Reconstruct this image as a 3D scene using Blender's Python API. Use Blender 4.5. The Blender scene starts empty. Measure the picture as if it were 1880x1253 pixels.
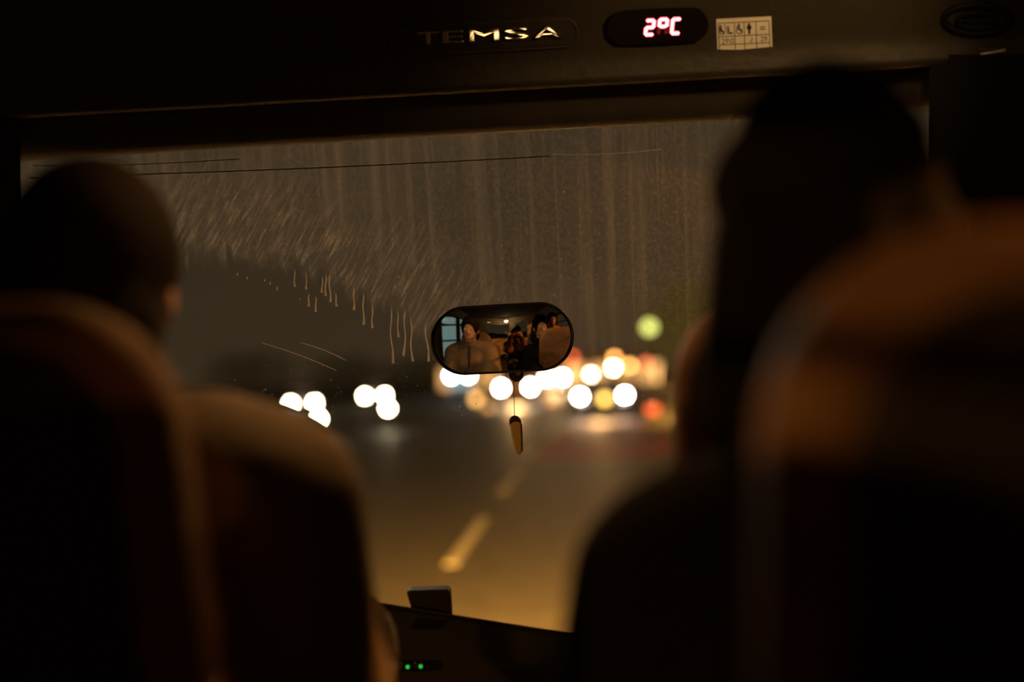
import bpy, bmesh, math, random
import numpy as np
from mathutils import Vector, Matrix
random.seed(7); np.random.seed(7)
SC = bpy.context.scene
COL = SC.collection
R = math.radians

# ------------------------------------------------------------------ camera
W, H, FPX = 1880.0, 1253.0, 1880.0*50/36
CAM = Vector((0, 0, 2.15))
ROT = Matrix.Rotation(R(3.2), 3, 'Z') @ Matrix.Rotation(R(90+1.18), 3, 'X') @ Matrix.Rotation(R(-2.0), 3, 'Z')
cam_d = bpy.data.cameras.new('camera'); cam_d.lens = 50; cam_d.sensor_width = 36
cam_d.clip_start = 0.02; cam_d.clip_end = 2000
cam_d.dof.use_dof = True; cam_d.dof.focus_distance = 2.95; cam_d.dof.aperture_fstop = 1.17
cam = bpy.data.objects.new('camera', cam_d); COL.objects.link(cam)
cam.matrix_world = Matrix.Translation(CAM) @ ROT.to_4x4()
SC.camera = cam
# ------------------------------------------------------------------ view and sampling quality
vs = SC.view_settings
vs.view_transform = 'Standard'; vs.look = 'None'; vs.gamma = 1.0; vs.use_curve_mapping = False
vs.exposure = 0.0
try:
    SC.cycles.use_adaptive_sampling = False
    SC.cycles.use_denoising = True
    SC.cycles.sample_clamp_indirect = 1.5
    SC.cycles.max_bounces = 6; SC.cycles.transparent_max_bounces = 12
    SC.cycles.caustics_reflective = False; SC.cycles.caustics_refractive = False
except Exception:
    pass
# ------------------------------------------------------------------ night sky with town glow
world = bpy.data.worlds.new('night_sky'); SC.world = world; world.use_nodes = True
wn = world.node_tree; wn.nodes.clear()
wo = wn.nodes.new('ShaderNodeOutputWorld'); bg = wn.nodes.new('ShaderNodeBackground')
tc = wn.nodes.new('ShaderNodeTexCoord'); sx = wn.nodes.new('ShaderNodeSeparateXYZ')
rp = wn.nodes.new('ShaderNodeValToRGB')
wn.links.new(tc.outputs['Generated'], sx.inputs[0]); wn.links.new(sx.outputs['Z'], rp.inputs[0])
rp.color_ramp.elements[0].position = 0.0; rp.color_ramp.elements[0].color = (0.036, 0.024, 0.0125, 1)
rp.color_ramp.elements[1].position = 0.4; rp.color_ramp.elements[1].color = (0.018, 0.0135, 0.0085, 1)
wn.links.new(rp.outputs[0], bg.inputs[0]); bg.inputs[1].default_value = 1.0
wn.links.new(bg.outputs[0], wo.inputs[0])

# ------------------------------------------------------------------ pixel helpers
def P(px, py, d):
    return CAM + ROT @ Vector(((px-W/2)/FPX*d, -(py-H/2)/FPX*d, -d))
def G(px, py, z=0.0):
    v = P(px, py, 1.0) - CAM
    return CAM + v*((z-CAM.z)/v.z)
def atY(px, py, y):
    v = P(px, py, 1.0) - CAM
    return CAM + v*((y-CAM.y)/v.y)

# ------------------------------------------------------------------ materials
MATS = {}
def mat(name, col=(.5, .5, .5), rough=.6, metal=0.0, emit=None, strength=0.0, noise=0.0, nscale=20.0, bump=0.0, spec=.5):
    if name in MATS: return MATS[name]
    m = bpy.data.materials.new(name); m.use_nodes = True; MATS[name] = m
    nt = m.node_tree; b = nt.nodes['Principled BSDF']
    b.inputs['Base Color'].default_value = (*col, 1); b.inputs['Roughness'].default_value = rough
    b.inputs['Metallic'].default_value = metal; b.inputs['Specular IOR Level'].default_value = spec
    if emit:
        b.inputs['Emission Color'].default_value = (*emit, 1); b.inputs['Emission Strength'].default_value = strength
    if noise or bump:
        t = nt.nodes.new('ShaderNodeTexCoord'); n = nt.nodes.new('ShaderNodeTexNoise')
        n.inputs['Scale'].default_value = nscale; n.inputs['Detail'].default_value = 4
        nt.links.new(t.outputs['Object'], n.inputs['Vector'])
        if noise:
            r = nt.nodes.new('ShaderNodeValToRGB')
            r.color_ramp.elements[0].color = (*[c*(1-noise) for c in col], 1); r.color_ramp.elements[0].position = .3
            r.color_ramp.elements[1].color = (*[min(1, c*(1+noise)) for c in col], 1); r.color_ramp.elements[1].position = .7
            nt.links.new(n.outputs[0], r.inputs[0]); nt.links.new(r.outputs[0], b.inputs['Base Color'])
        if bump:
            bp = nt.nodes.new('ShaderNodeBump'); bp.inputs['Strength'].default_value = bump; bp.inputs['Distance'].default_value = .01
            nt.links.new(n.outputs[0], bp.inputs['Height']); nt.links.new(bp.outputs[0], b.inputs['Normal'])
    return m
def glow(name, col, s, base=(.02, .02, .02)):
    return mat(name, base, .4, emit=col, strength=s)
def clear_glass(name, tint=(.92, .92, .9), refl=.04):
    if name in MATS: return MATS[name]
    m = bpy.data.materials.new(name); m.use_nodes = True; MATS[name] = m
    nt = m.node_tree; nt.nodes.clear()
    o = nt.nodes.new('ShaderNodeOutputMaterial'); mx = nt.nodes.new('ShaderNodeMixShader')
    t = nt.nodes.new('ShaderNodeBsdfTransparent'); g = nt.nodes.new('ShaderNodeBsdfGlossy')
    t.inputs[0].default_value = (*tint, 1); g.inputs['Roughness'].default_value = .02
    mx.inputs[0].default_value = refl
    nt.links.new(t.outputs[0], mx.inputs[1]); nt.links.new(g.outputs[0], mx.inputs[2]); nt.links.new(mx.outputs[0], o.inputs[0])
    return m

# ------------------------------------------------------------------ object helpers
def props(o, label=None, cat=None, group=None, kind=None):
    if label: o['label'] = label
    if cat: o['category'] = cat
    if group: o['group'] = group
    if kind: o['kind'] = kind
    return o
def thing(name, label, cat, loc=(0, 0, 0), rz=0.0, group=None):
    o = bpy.data.objects.new(name, None); COL.objects.link(o); o.empty_display_size = .05
    o.location = loc; o.rotation_euler = (0, 0, rz)
    return props(o, label, cat, group)
def mesh_data(name, verts, faces, material=None, smooth=False):
    me = bpy.data.meshes.new(name)
    me.from_pydata([tuple(v) for v in verts], [], [tuple(int(i) for i in f) for f in faces]); me.update()
    if material: me.materials.append(material)
    if smooth: me.polygons.foreach_set('use_smooth', [True]*len(me.polygons))
    return me
def link(name, me, parent=None):
    o = bpy.data.objects.new(name, me); COL.objects.link(o)
    if parent: o.parent = parent
    return o
def root_offset(p):
    v = Vector((0, 0, 0))
    while p: v += p.location; p = p.parent
    return v
def part(parent, name, geo, material, smooth=False, local=False):
    """geo = (verts, faces); world coordinates unless local (parents are then unrotated)"""
    verts, faces = geo
    if parent and not local:
        off = root_offset(parent); verts = [Vector(v)-off for v in verts]
    return link(name, mesh_data(name, verts, faces, material, smooth), parent)
def bm_geo(bm):
    bm.verts.index_update()
    g = ([v.co.copy() for v in bm.verts], [[v.index for v in f.verts] for f in bm.faces]); bm.free(); return g
def join(*gs):
    V, F = [], []
    for v, f in gs:
        n = len(V); V += list(v); F += [[i+n for i in q] for q in f]
    return V, F
def box(c, s, bevel=0.0, seg=2, rot=None):
    bm = bmesh.new(); bmesh.ops.create_cube(bm, size=1)
    for v in bm.verts: v.co = Vector((v.co.x*s[0], v.co.y*s[1], v.co.z*s[2]))
    if bevel: bmesh.ops.bevel(bm, geom=bm.edges[:], offset=bevel, segments=seg, profile=.5, affect='EDGES')
    M = Matrix.Translation(Vector(c)) @ (rot.to_4x4() if rot else Matrix.Identity(4))
    bmesh.ops.transform(bm, matrix=M, verts=bm.verts)
    return bm_geo(bm)
def tube(pts, r, seg=8, cap=True):
    pts = [Vector(p) for p in pts]; V, F = [], []
    rs = r if isinstance(r, (list, tuple)) else [r]*len(pts)
    up = Vector((.13, .21, .97)).normalized()
    for i, p in enumerate(pts):
        t = (pts[min(i+1, len(pts)-1)]-pts[max(i-1, 0)]).normalized()
        if abs(t.dot(up)) > .98: up = Vector((1, .1, 0)).normalized()
        a = t.cross(up).normalized(); b = t.cross(a)
        for k in range(seg):
            q = 2*math.pi*k/seg; V.append(p+(a*math.cos(q)+b*math.sin(q))*rs[i])
    for i in range(len(pts)-1):
        for k in range(seg):
            F.append([i*seg+k, i*seg+(k+1) % seg, (i+1)*seg+(k+1) % seg, (i+1)*seg+k])
    if cap:
        F.append(list(range(seg))[::-1]); F.append([(len(pts)-1)*seg+k for k in range(seg)])
    return V, F
def prism(out, a, b, bevel=0.0, seg=3):
    """out = list of 3-D points of a planar outline; a, b = two offset vectors (back, front)"""
    n = len(out); a = Vector(a); b = Vector(b)
    V = [Vector(p)+a for p in out]+[Vector(p)+b for p in out]
    F = [list(range(n))[::-1], list(range(n, 2*n))]+[[i, (i+1) % n, n+(i+1) % n, n+i] for i in range(n)]
    if not bevel: return V, F
    bm = bmesh.new(); vs_ = [bm.verts.new(v) for v in V]
    for f in F: bm.faces.new([vs_[i] for i in f])
    es = [e for e in bm.edges if (e.verts[0] in vs_[:n]) == (e.verts[1] in vs_[:n])]
    bmesh.ops.recalc_face_normals(bm, faces=bm.faces)
    bmesh.ops.bevel(bm, geom=es, offset=bevel, segments=seg, profile=.5, affect='EDGES')
    return bm_geo(bm)
def cyl(c, axis, r, l, seg=20):
    ax = Vector(axis).normalized(); c = Vector(c)
    return tube([c-ax*l/2, c+ax*l/2], r, seg)
def sphere(c, r, u=14, v=10, sc=(1, 1, 1)):
    bm = bmesh.new(); bmesh.ops.create_uvsphere(bm, u_segments=u, v_segments=v, radius=r)
    for w in bm.verts: w.co = Vector((w.co.x*sc[0], w.co.y*sc[1], w.co.z*sc[2]))+Vector(c)
    return bm_geo(bm)
def structure(name, geo, m, label=None, smooth=False, parent=None):
    o = part(parent, name, geo, m, smooth)
    if not parent: props(o, label, None, None, 'structure')
    return o

# ------------------------------------------------------------------ implicit surfaces for bodies
def cap(a, b, ra, rb=None):
    a = np.array(a, float); b = np.array(b, float); rb = ra if rb is None else rb
    d = b-a; L = max(1e-9, d.dot(d))
    def f(X, Y, Z):
        t = np.clip(((X-a[0])*d[0]+(Y-a[1])*d[1]+(Z-a[2])*d[2])/L, 0, 1)
        return np.sqrt((X-a[0]-t*d[0])**2+(Y-a[1]-t*d[1])**2+(Z-a[2]-t*d[2])**2)-(ra+(rb-ra)*t)
    return f
def ell(c, r):
    def f(X, Y, Z):
        k = np.sqrt(((X-c[0])/r[0])**2+((Y-c[1])/r[1])**2+((Z-c[2])/r[2])**2)
        return (k-1)*min(r)
    return f
def union(fs, k=.02):
    def f(X, Y, Z):
        d = fs[0](X, Y, Z)
        for g in fs[1:]:
            e = g(X, Y, Z); h = np.clip(.5+.5*(e-d)/k, 0, 1); d = e*(1-h)+d*h-k*h*(1-h)
        return d
    return f
def minus(f, g, k=.01):
    def q(X, Y, Z):
        a = f(X, Y, Z); b = -g(X, Y, Z); h = np.clip(.5-.5*(b-a)/k, 0, 1)
        return b*(1-h)+a*h+k*h*(1-h)
    return q
def snet(f, lo, hi, h):
    ax = [np.arange(lo[i]-h, hi[i]+2*h, h) for i in range(3)]
    X, Y, Z = np.meshgrid(*ax, indexing='ij'); V = f(X, Y, Z); S = V < 0
    n = np.array(V.shape)-1
    def cr(A, o): return A[o[0]:o[0]+n[0], o[1]:o[1]+n[1], o[2]:o[2]+n[2]]
    acc = np.zeros((*n, 3)); cnt = np.zeros(n)
    C = [(a, b, c) for a in (0, 1) for b in (0, 1) for c in (0, 1)]
    for i in range(8):
        for j in range(i+1, 8):
            if sum(abs(C[i][k]-C[j][k]) for k in range(3)) != 1: continue
            v1, v2 = cr(V, C[i]), cr(V, C[j]); x = cr(S, C[i]) != cr(S, C[j])
            t = np.where(x, v1/np.where(x, v1-v2, 1), 0)
            for k in range(3): acc[..., k] += np.where(x, C[i][k]+t*(C[j][k]-C[i][k]), 0)
            cnt += x
    m = cnt > 0; idx = -np.ones(n, int); idx[m] = np.arange(m.sum())
    I = np.argwhere(m)
    verts = np.array([ax[i][0] for i in range(3)])+(I+acc[m]/cnt[m][:, None])*h
    F = []
    for a in range(3):
        b, c = (a+1) % 3, (a+2) % 3
        s0 = [slice(1, -1)]*3; s0[a] = slice(0, -1); s1 = list(s0); s1[a] = slice(1, None)
        A, B = S[tuple(s0)], S[tuple(s1)]; e = np.argwhere(A != B); sg = A[A != B]
        q = e+1; q[:, a] -= 1
        def cell(db, dc):
            w = q.copy(); w[:, b] += db; w[:, c] += dc; return idx[w[:, 0], w[:, 1], w[:, 2]]
        f4 = np.stack([cell(-1, -1), cell(0, -1), cell(0, 0), cell(-1, 0)], 1)
        f4[~sg] = f4[~sg][:, ::-1]; F.append(f4)
    F = np.concatenate(F); F = F[(F >= 0).all(1)]
    return [Vector(v) for v in verts], F.tolist()

# ================================================================== THE BUS SHELL
XL, XR, FL, CE, YR = -1.32, 0.98, 1.0, 2.92, -3.2     # interior limits
m_wall = mat('wall_vinyl', (.10, .075, .05), .6, noise=.15, nscale=30)
m_dark = mat('dark_plastic', (.008, .0075, .007), .6, bump=.2, nscale=300, spec=.25)
m_head = mat('header_plastic', (.034, .027, .016), .6, noise=.12, nscale=60, bump=.15)
m_black = mat('gloss_black', (.004, .004, .004), .25)
m_floor = mat('floor_vinyl', (.03, .028, .025), .5, noise=.3, nscale=40)
m_rub = mat('rubber', (.008, .008, .008), .8)
side_glass = clear_glass('side_glass', (.85, .87, .85), .05)

structure('floor', box(((XL+XR)/2, 0, FL-.04), (XR-XL, 6.6, .08)), m_floor, 'dark vinyl floor of the bus cabin')
structure('ceiling', box(((XL+XR)/2, -.35, CE+.03), (XR-XL+.2, 5.9, .06)), mat('ceiling_liner', (.05, .04, .028), .8, noise=.1), 'dark cloth ceiling of the bus cabin')
def side_wall(name, x, label):
    s = -1 if x < 0 else 1
    xx = x+s*.04
    gs = [box((xx, -.1, (FL+1.75)/2), (.08, 6.3, 1.75-FL)), box((xx, -.35, (2.6+CE)/2), (.08, 5.9, CE-2.6))]
    ys = [-3.2, -2.0, -.8, .4, 1.6, 2.62]
    for y in ys: gs.append(box((xx, y, 2.175), (.08, .10, .86)))
    if s < 0: gs.append(box((xx, 1.0, 2.175), (.08, 1.2, .86)))  # solid panel added to keep the left street lamp off the driver
    w = structure(name, join(*gs), m_wall, label)
    return ys
ys = side_wall('wall_left', XL, 'left side wall of the bus with window openings')
side_wall('wall_right', XR, 'right side wall of the bus with window openings')
wn_ = 2
for x in (XL, XR):
    for a, b in zip(ys[:-1], ys[1:]):
        s = -1 if x < 0 else 1
        if s < 0 and a == .4: continue
        geo = box((x+s*.05, (a+b)/2, 2.175), (.006, b-a-.1, .85))
        side = 'left' if x < 0 else 'right'
        w = structure('window_%d' % wn_, geo, side_glass, 'side window pane in the %s wall of the bus' % side)
        fr = []
        for zz in (1.765, 2.585): fr.append(box((x+s*.03, (a+b)/2, zz), (.05, b-a-.1, .03)))
        fr.append(box((x+s*.03, (a+b)/2, 2.4), (.03, b-a-.1, .018)))
        for yy in (a+.06, b-.06): fr.append(box((x+s*.03, yy, 2.175), (.05, .022, .82)))
        part(w, 'window_frame', join(*fr), m_rub)
        wn_ += 1
# rear wall with a wide window
xm = (XL+XR)/2
m_beige = mat('rear_panel', (.42, .31, .19), .7, noise=.1)
structure('wall_rear', join(box((xm, YR-.04, (FL+1.95)/2), (XR-XL, .08, 1.95-FL)), box((xm, YR-.04, (2.62+CE)/2), (XR-XL, .08, CE-2.62)),
          box((XL+.2, YR-.04, 2.28), (.4, .08, .7)), box((XR-.2, YR-.04, 2.28), (.4, .08, .7)), box((xm+.1, YR-.04, 2.28), (.16, .08, .7))), m_beige, 'beige rear wall of the bus cabin')
w = structure('window_%d' % wn_, box((xm, YR-.06, 2.285), (1.5, .006, .68)), side_glass, 'rear window of the bus')

# ---- header above the windscreen
def lip(px): return 212-0.0565*px
def hdepth(px, py):
    v = py-lip(px)
    c = ((px-900)/1000)**2
    return 2.74+0.0007*v-.10*c
def HP(px, py, off=0.0): return P(px, py, hdepth(px, py)-off)
cols = list(range(-260, 2150, 60))
def header_loft(profile):
    """profile: list of (dv above/below lip, extra offset toward the cabin)"""
    V, F = [], []; n = len(profile)
    for px in cols:
        for dv, off in profile: V.append(P(px, lip(px)+dv, hdepth(px, lip(px)+dv)-off))
    for i in range(len(cols)-1):
        for k in range(n-1): F.append([i*n+k, (i+1)*n+k, (i+1)*n+k+1, i*n+k+1])
    F.append([k for k in range(n)]); F.append([(len(cols)-1)*n+k for k in range(n)][::-1])
    for i in range(len(cols)-1): F.append([i*n+n-1, (i+1)*n+n-1, (i+1)*n, i*n])
    return V, F
structure('wall_front', header_loft([(-620, .06), (-420, .02), (-300, 0), (-150, 0), (-60, 0), (-28, .004), (-10, .018), (0, .020), (6, .012), (8, -.03), (4, -.16), (-620, -.2)]),
          m_head, 'brown plastic header panel above the windscreen', True)
# roller blind box just under the header lip
structure('trim_1', header_loft([(4, -.03), (20, -.045), (50, -.045), (72, -.05), (80, -.06), (84, -.085), (70, -.14), (4, -.14)]),
          mat('blind_plastic', (.045, .036, .024), .6, noise=.15), 'dark roller blind casing along the top of the windscreen', True)

# ---- windscreen
def wdepth(px, py):
    u = (px-900)/900; return 3.03+(py-600)*.00028-.22*u*u
def WP(px, py, off=0.0): return P(px, py, wdepth(px, py)-off)
def windscreen_glass_mat():
    m = bpy.data.materials.new('dusty_windscreen'); m.use_nodes = True; nt = m.node_tree; nt.nodes.clear(); L = nt.links.new
    N = nt.nodes.new
    out = N('ShaderNodeOutputMaterial'); mix = N('ShaderNodeMixShader'); tr = N('ShaderNodeBsdfTransparent')
    tl = N('ShaderNodeBsdfTranslucent'); tr.inputs[0].default_value = (.95, .95, .93, 1); tl.inputs[0].default_value = (.85, .8, .72, 1)
    geo = N('ShaderNodeNewGeometry')
    def noise(scale, vec, detail=4):
        mp = N('ShaderNodeMapping'); mp.inputs['Scale'].default_value = scale; L(vec, mp.inputs[0])
        n = N('ShaderNodeTexNoise'); n.inputs['Scale'].default_value = 1; n.inputs['Detail'].default_value = detail; L(mp.outputs[0], n.inputs['Vector']); return n.outputs[0]
    def ramp(x, a, b, va=0., vb=1.):
        r = N('ShaderNodeMapRange'); r.inputs[1].default_value = a; r.inputs[2].default_value = b; r.inputs[3].default_value = va; r.inputs[4].default_value = vb
        L(x, r.inputs[0]); return r.outputs[0]
    def mth(op, a, b):
        q = N('ShaderNodeMath'); q.operation = op
        for i, x in enumerate((a, b)):
            if isinstance(x, (int, float)): q.inputs[i].default_value = x
            else: L(x, q.inputs[i])
        return q.outputs[0]
    pos = geo.outputs['Position']
    streak = ramp(noise((34, 1, .7), pos, 4), .50, .80)            # vertical run marks
    fine = ramp(noise((90, 1, 1.6), pos, 2), .56, .8)
    grime = ramp(noise((160, 160, 160), pos, 3), .42, .75)          # fine speckle
    cloud = ramp(noise((3, 3, 3), pos, 2), .3, .7, .5, 1.)
    # wiper sweep: a circle around the wiper pivot on the glass
    pv = WP(360, 1140); ref = WP(720, 575); rad = (ref-pv).length
    vd = N('ShaderNodeVectorMath'); vd.operation = 'DISTANCE'; L(pos, vd.inputs[0]); vd.inputs[1].default_value = pv
    wob = mth('MULTIPLY', ramp(noise((60, 1, 14), pos, 2), .3, .7, -.5, .5), .05)
    dist = mth('ADD', vd.outputs['Value'], wob)
    outside = ramp(dist, rad-.015, rad+.02)
    # hatch of half-wiped dirt just outside the sweep
    mp = N('ShaderNodeMapping'); mp.inputs['Rotation'].default_value = (0, R(-32), 0); L(pos, mp.inputs[0])
    hatch = ramp(noise((150, 1, 16), mp.outputs[0], 3), .48, .72)
    band = mth('MULTIPLY', ramp(dist, rad-.01, rad+.03), ramp(dist, rad+.09, rad+.22, 1., 0.))
    h2 = mth('MULTIPLY', mth('MULTIPLY', hatch, band), .30)
    up = mth('MULTIPLY', mth('ADD', mth('MULTIPLY', streak, .18), mth('MULTIPLY', fine, .11)), ramp(dist, rad+.03, rad+.2))
    dirt = mth('ADD', mth('ADD', up, h2), mth('MULTIPLY', grime, .11))
    base = mth('ADD', mth('MULTIPLY', outside, .07), .03)
    sz_ = N('ShaderNodeSeparateXYZ'); L(pos, sz_.inputs[0])
    high = ramp(sz_.outputs['Z'], WP(940, 760).z, WP(940, 520).z)      # the lower right is wiped by the second blade
    tot = mth('ADD', mth('MULTIPLY', mth('MULTIPLY', dirt, outside), high), mth('MULTIPLY', base, cloud))
    L(tot, mix.inputs[0]); L(tr.outputs[0], mix.inputs[1]); L(tl.outputs[0], mix.inputs[2]); L(mix.outputs[0], out.inputs[0])
    return m
m_screen = windscreen_glass_mat()
gx = [-90+i*1940/32 for i in range(33)]; gy = [130+j*1250/22 for j in range(23)]
V, F = [], []
for j in gy:
    for i in gx: V.append(WP(i, j))
n = len(gx)
for j in range(len(gy)-1):
    for i in range(n-1): F.append([j*n+i, (j+1)*n+i, (j+1)*n+i+1, j*n+i+1])
ws = structure('window_1', (V, F), m_screen, 'dusty curved windscreen of the bus with wiper marks', True)
# outer face of the laminated pane, closed at the border
m_clear = clear_glass('screen_outer_glass', (.98, .98, .98), .01)
V2 = [WP(i, j, -.006) for j in gy for i in gx]
rim = [i for i in range(n)]+[j*n+n-1 for j in range(1, len(gy))]+[(len(gy)-1)*n+i for i in range(n-2, -1, -1)]+[j*n for j in range(len(gy)-2, 0, -1)]
part(ws, 'outer_glass', (V2, [f[::-1] for f in F]), m_clear, True)
o0, o1 = [WP(gx[k % n], gy[k//n]) for k in rim], [V2[k] for k in rim]
part(ws, 'rubber_seal', join(tube(o0+[o0[0]], .012, 8)), m_rub)
# run marks, droplets, scratches on the glass
m_drip = bpy.data.materials.new('dried_drip'); m_drip.use_nodes = True
_n = m_drip.node_tree; _n.nodes.clear()
_o = _n.nodes.new('ShaderNodeOutputMaterial'); _t = _n.nodes.new('ShaderNodeBsdfTranslucent'); _x = _n.nodes.new('ShaderNodeBsdfTransparent'); _m = _n.nodes.new('ShaderNodeMixShader')
_t.inputs[0].default_value = (.9, .85, .76, 1); _m.inputs[0].default_value = .27
_n.links.new(_x.outputs[0], _m.inputs[1]); _n.links.new(_t.outputs[0], _m.inputs[2]); _n.links.new(_m.outputs[0], _o.inputs[0])
drips = [(718, 566, 722, 668), (730, 570, 732, 620), (744, 570, 741, 654), (753, 580, 758, 664), (781, 594, 787, 664), (668, 537, 668, 597), (683, 560, 684, 603),
         (650, 530, 650, 570), (616, 538, 618, 563), (605, 505, 607, 555), (598, 503, 598, 544), (580, 545, 580, 573), (567, 540, 567, 563), (562, 500, 562, 532),
         (541, 495, 541, 527), (509, 526, 509, 533), (496, 517, 496, 523), (486, 512, 486, 517), (454, 508, 454, 513), (436, 501, 436, 506), (592, 508, 591, 538)]
def drip_geo(x0, y0, x1, y1):
    k = 9; pts, rs = [], []
    ph = random.random()*6; am = min(4, (y1-y0)*.03)
    for i in range(k):
        t = i/(k-1); pts.append(WP(x0+(x1-x0)*t+math.sin(ph+t*6)*am*math.sin(math.pi*t), y0+(y1-y0)*t, .002)); rs.append((1.0+.5*t)*.00118)
    rs[-1] = .0020; rs[-2] = .0030; rs[0] = .0004
    pts[-2] = WP(x1, y1-1.2, .002)
    return tube(pts, rs, 6)
for d in drips: part(ws, 'water_drip', drip_geo(*d), m_drip, True)
def scratch(a, b, r=.0009, sag=3):
    return tube([WP(a[0]+(b[0]-a[0])*t, a[1]+(b[1]-a[1])*t-sag*math.sin(math.pi*t), .0015) for t in [i/10 for i in range(11)]], r, 5)
for a, b in (((481, 630), (618, 681)), ((553, 630), (635, 662))): part(ws, 'scratch_mark', scratch(a, b), m_drip)
gs = []
oc = bmesh.new(); bmesh.ops.create_icosphere(oc, subdivisions=1, radius=1); OV, OF = bm_geo(oc)
for i in range(420):
    if random.random() < .45:
        cx, cy, sg = random.choice([(560, 720, 60), (690, 705, 55), (760, 700, 60), (700, 620, 90), (800, 640, 60), (720, 800, 80), (870, 740, 40)])
        x, y = random.gauss(cx, sg), random.gauss(cy, sg*.6)
    else: x, y = random.uniform(380, 1280), random.uniform(270, 860)
    r = random.uniform(.0005, .0013) if random.random() < .93 else .0019
    c = WP(x, y, .001); gs.append(([c+v*r for v in OV], OF))
sp = part(ws, 'dirt_specks', join(*gs), m_drip); sp['kind'] = 'stuff'

# pillars either side of the screen
def pillar(name, pxa, pxb, label):
    out = []
    V, F = [], []
    ysx = [100+i*1300/12 for i in range(13)]
    for y in ysx:
        dA, dB = wdepth(pxa, y), wdepth(pxb, y)
        for (q, d) in ((pxa, dA-.05), (pxb, dB-.05), (pxb, dB+.06), (pxa, dA+.06)): V.append(P(q, y, d))
    for i in range(12):
        for k in range(4): F.append([i*4+k, i*4+(k+1) % 4, i*4+4+(k+1) % 4, i*4+4+k])
    F += [[3, 2, 1, 0], [48, 49, 50, 51]]
    return structure(name, (V, F), m_dark, label)
pillar('trim_2', -150, 38, 'black pillar at the left edge of the windscreen')
pr = pillar('trim_3', 1706, 2060, 'black pillar at the right edge of the windscreen')
part(pr, 'seam_strip', tube([P(1778, 340+i*14, wdepth(1778, 400)-.0535) for i in range(10)], .0012, 6), mat('seam_grey', (.25, .2, .15), .4))

# thin wires across the top of the glass
def wire(a, b, r, label, m):
    pts = [WP(a[0]+(b[0]-a[0])*t, a[1]+(b[1]-a[1])*t+4*math.sin(math.pi*t), .008) for t in [i/16 for i in range(17)]]
    props(part(None, 'thin_wire', tube(pts, r, 6), m), label, 'wire')
wire((55, 326), (1010, 287), .0011, 'long thin black wire stretched across the upper windscreen', m_rub)
wire((60, 304), (440, 292), .0008, 'short thin black wire close under the blind casing at upper left', m_rub)
wire((1015, 284), (1215, 274), .0006, 'thin pale wire on the upper windscreen right of the long black wire', mat('pale_wire', (.6, .55, .45), .5))

# ================================================================== THINGS ON THE HEADER
def px_prism(out, d0, d1, fn=HP, bevel=0):
    n = len(out); V = [fn(x, y, d0) for x, y in out]+[fn(x, y, d1) for x, y in out]
    F = [list(range(n)), list(range(n, 2*n))[::-1]]+[[n+i, n+(i+1) % n, (i+1) % n, i] for i in range(n)]
    return V, F
def pill_px(cx, cy, a, b, ang, p=2.0, n=56, sq=0.0):
    """stadium of half-lengths a, b turned by ang"""
    pts = []
    for i in range(n):
        t = 2*math.pi*i/n; c, s = math.cos(t), math.sin(t)
        x = (a-b*p/2)*(1 if c > 0 else -1)*min(1, abs(c)*3)+b*p/2*c; y = b*s
        pts.append((cx+x*math.cos(ang)-y*math.sin(ang), cy+x*math.sin(ang)+y*math.cos(ang)))
    return pts
# temperature display
T = thing('temperature_display', 'oval black display with glowing red digits reading 2 degrees C on the header', 'display', HP(1208, 48))
hs = pill_px(1208, 48, 93, 33, R(-2.6), 2.1)
part(T, 'housing', px_prism(hs, -.004, .012), mat('display_housing', (.003, .003, .003), .3))
m_led = glow('led_red', (1.0, .09, .11), 5.5); m_ghost = glow('led_ghost', (1, .03, .04), .12)
m_ledw = glow('led_core', (1.0, .62, .62), 3.4)
def seg_quad(x0, y0, x1, y1, w):
    dx, dy = x1-x0, y1-y0; L = math.hypot(dx, dy); dx /= L; dy /= L; nx, ny = -dy*w/2, dx*w/2; e = w*.35
    return [(x0-dx*e, y0-dy*e), (x0+nx, y0+ny), (x1+nx, y1+ny), (x1+dx*e, y1+dy*e), (x1-nx, y1-ny), (x0-nx, y0-ny)]
def digit(x, y, w, h, on, ghost=''):
    sl = .16
    def q(u, v): return (x+u*w+(1-v)*h*sl*.6-1, y+v*h-u*w*.045)
    S = {'a': ((0, 0), (1, 0)), 'b': ((1, 0), (1, .5)), 'c': ((1, .5), (1, 1)), 'd': ((0, 1), (1, 1)), 'e': ((0, .5), (0, 1)), 'f': ((0, 0), (0, .5)), 'g': ((0, .5), (1, .5))}
    for k in on+ghost:
        a, b = S[k]; a = q(*a); b = q(*b)
        mx, my = (a[0]+b[0])/2, (a[1]+b[1])/2
        sh = lambda p: (mx+(p[0]-mx)*.88, my+(p[1]-my)*.88)
        s_ = part(T, 'digit_segment', px_prism(seg_quad(*sh(a), *sh(b), 7.0), .012, .0135), m_led if k in on else m_ghost)
        if k in on:
            part(s_, 'bright_core', px_prism(seg_quad(*sh(a), *sh(b), 3.5), .0135, .0140), m_ledw)
digit(1186, 38, 13.5, 26, 'abged'); digit(1210, 36, 14, 26, 'abfg', 'ce'); digit(1234, 35.5, 13.5, 26, 'afed')

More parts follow.
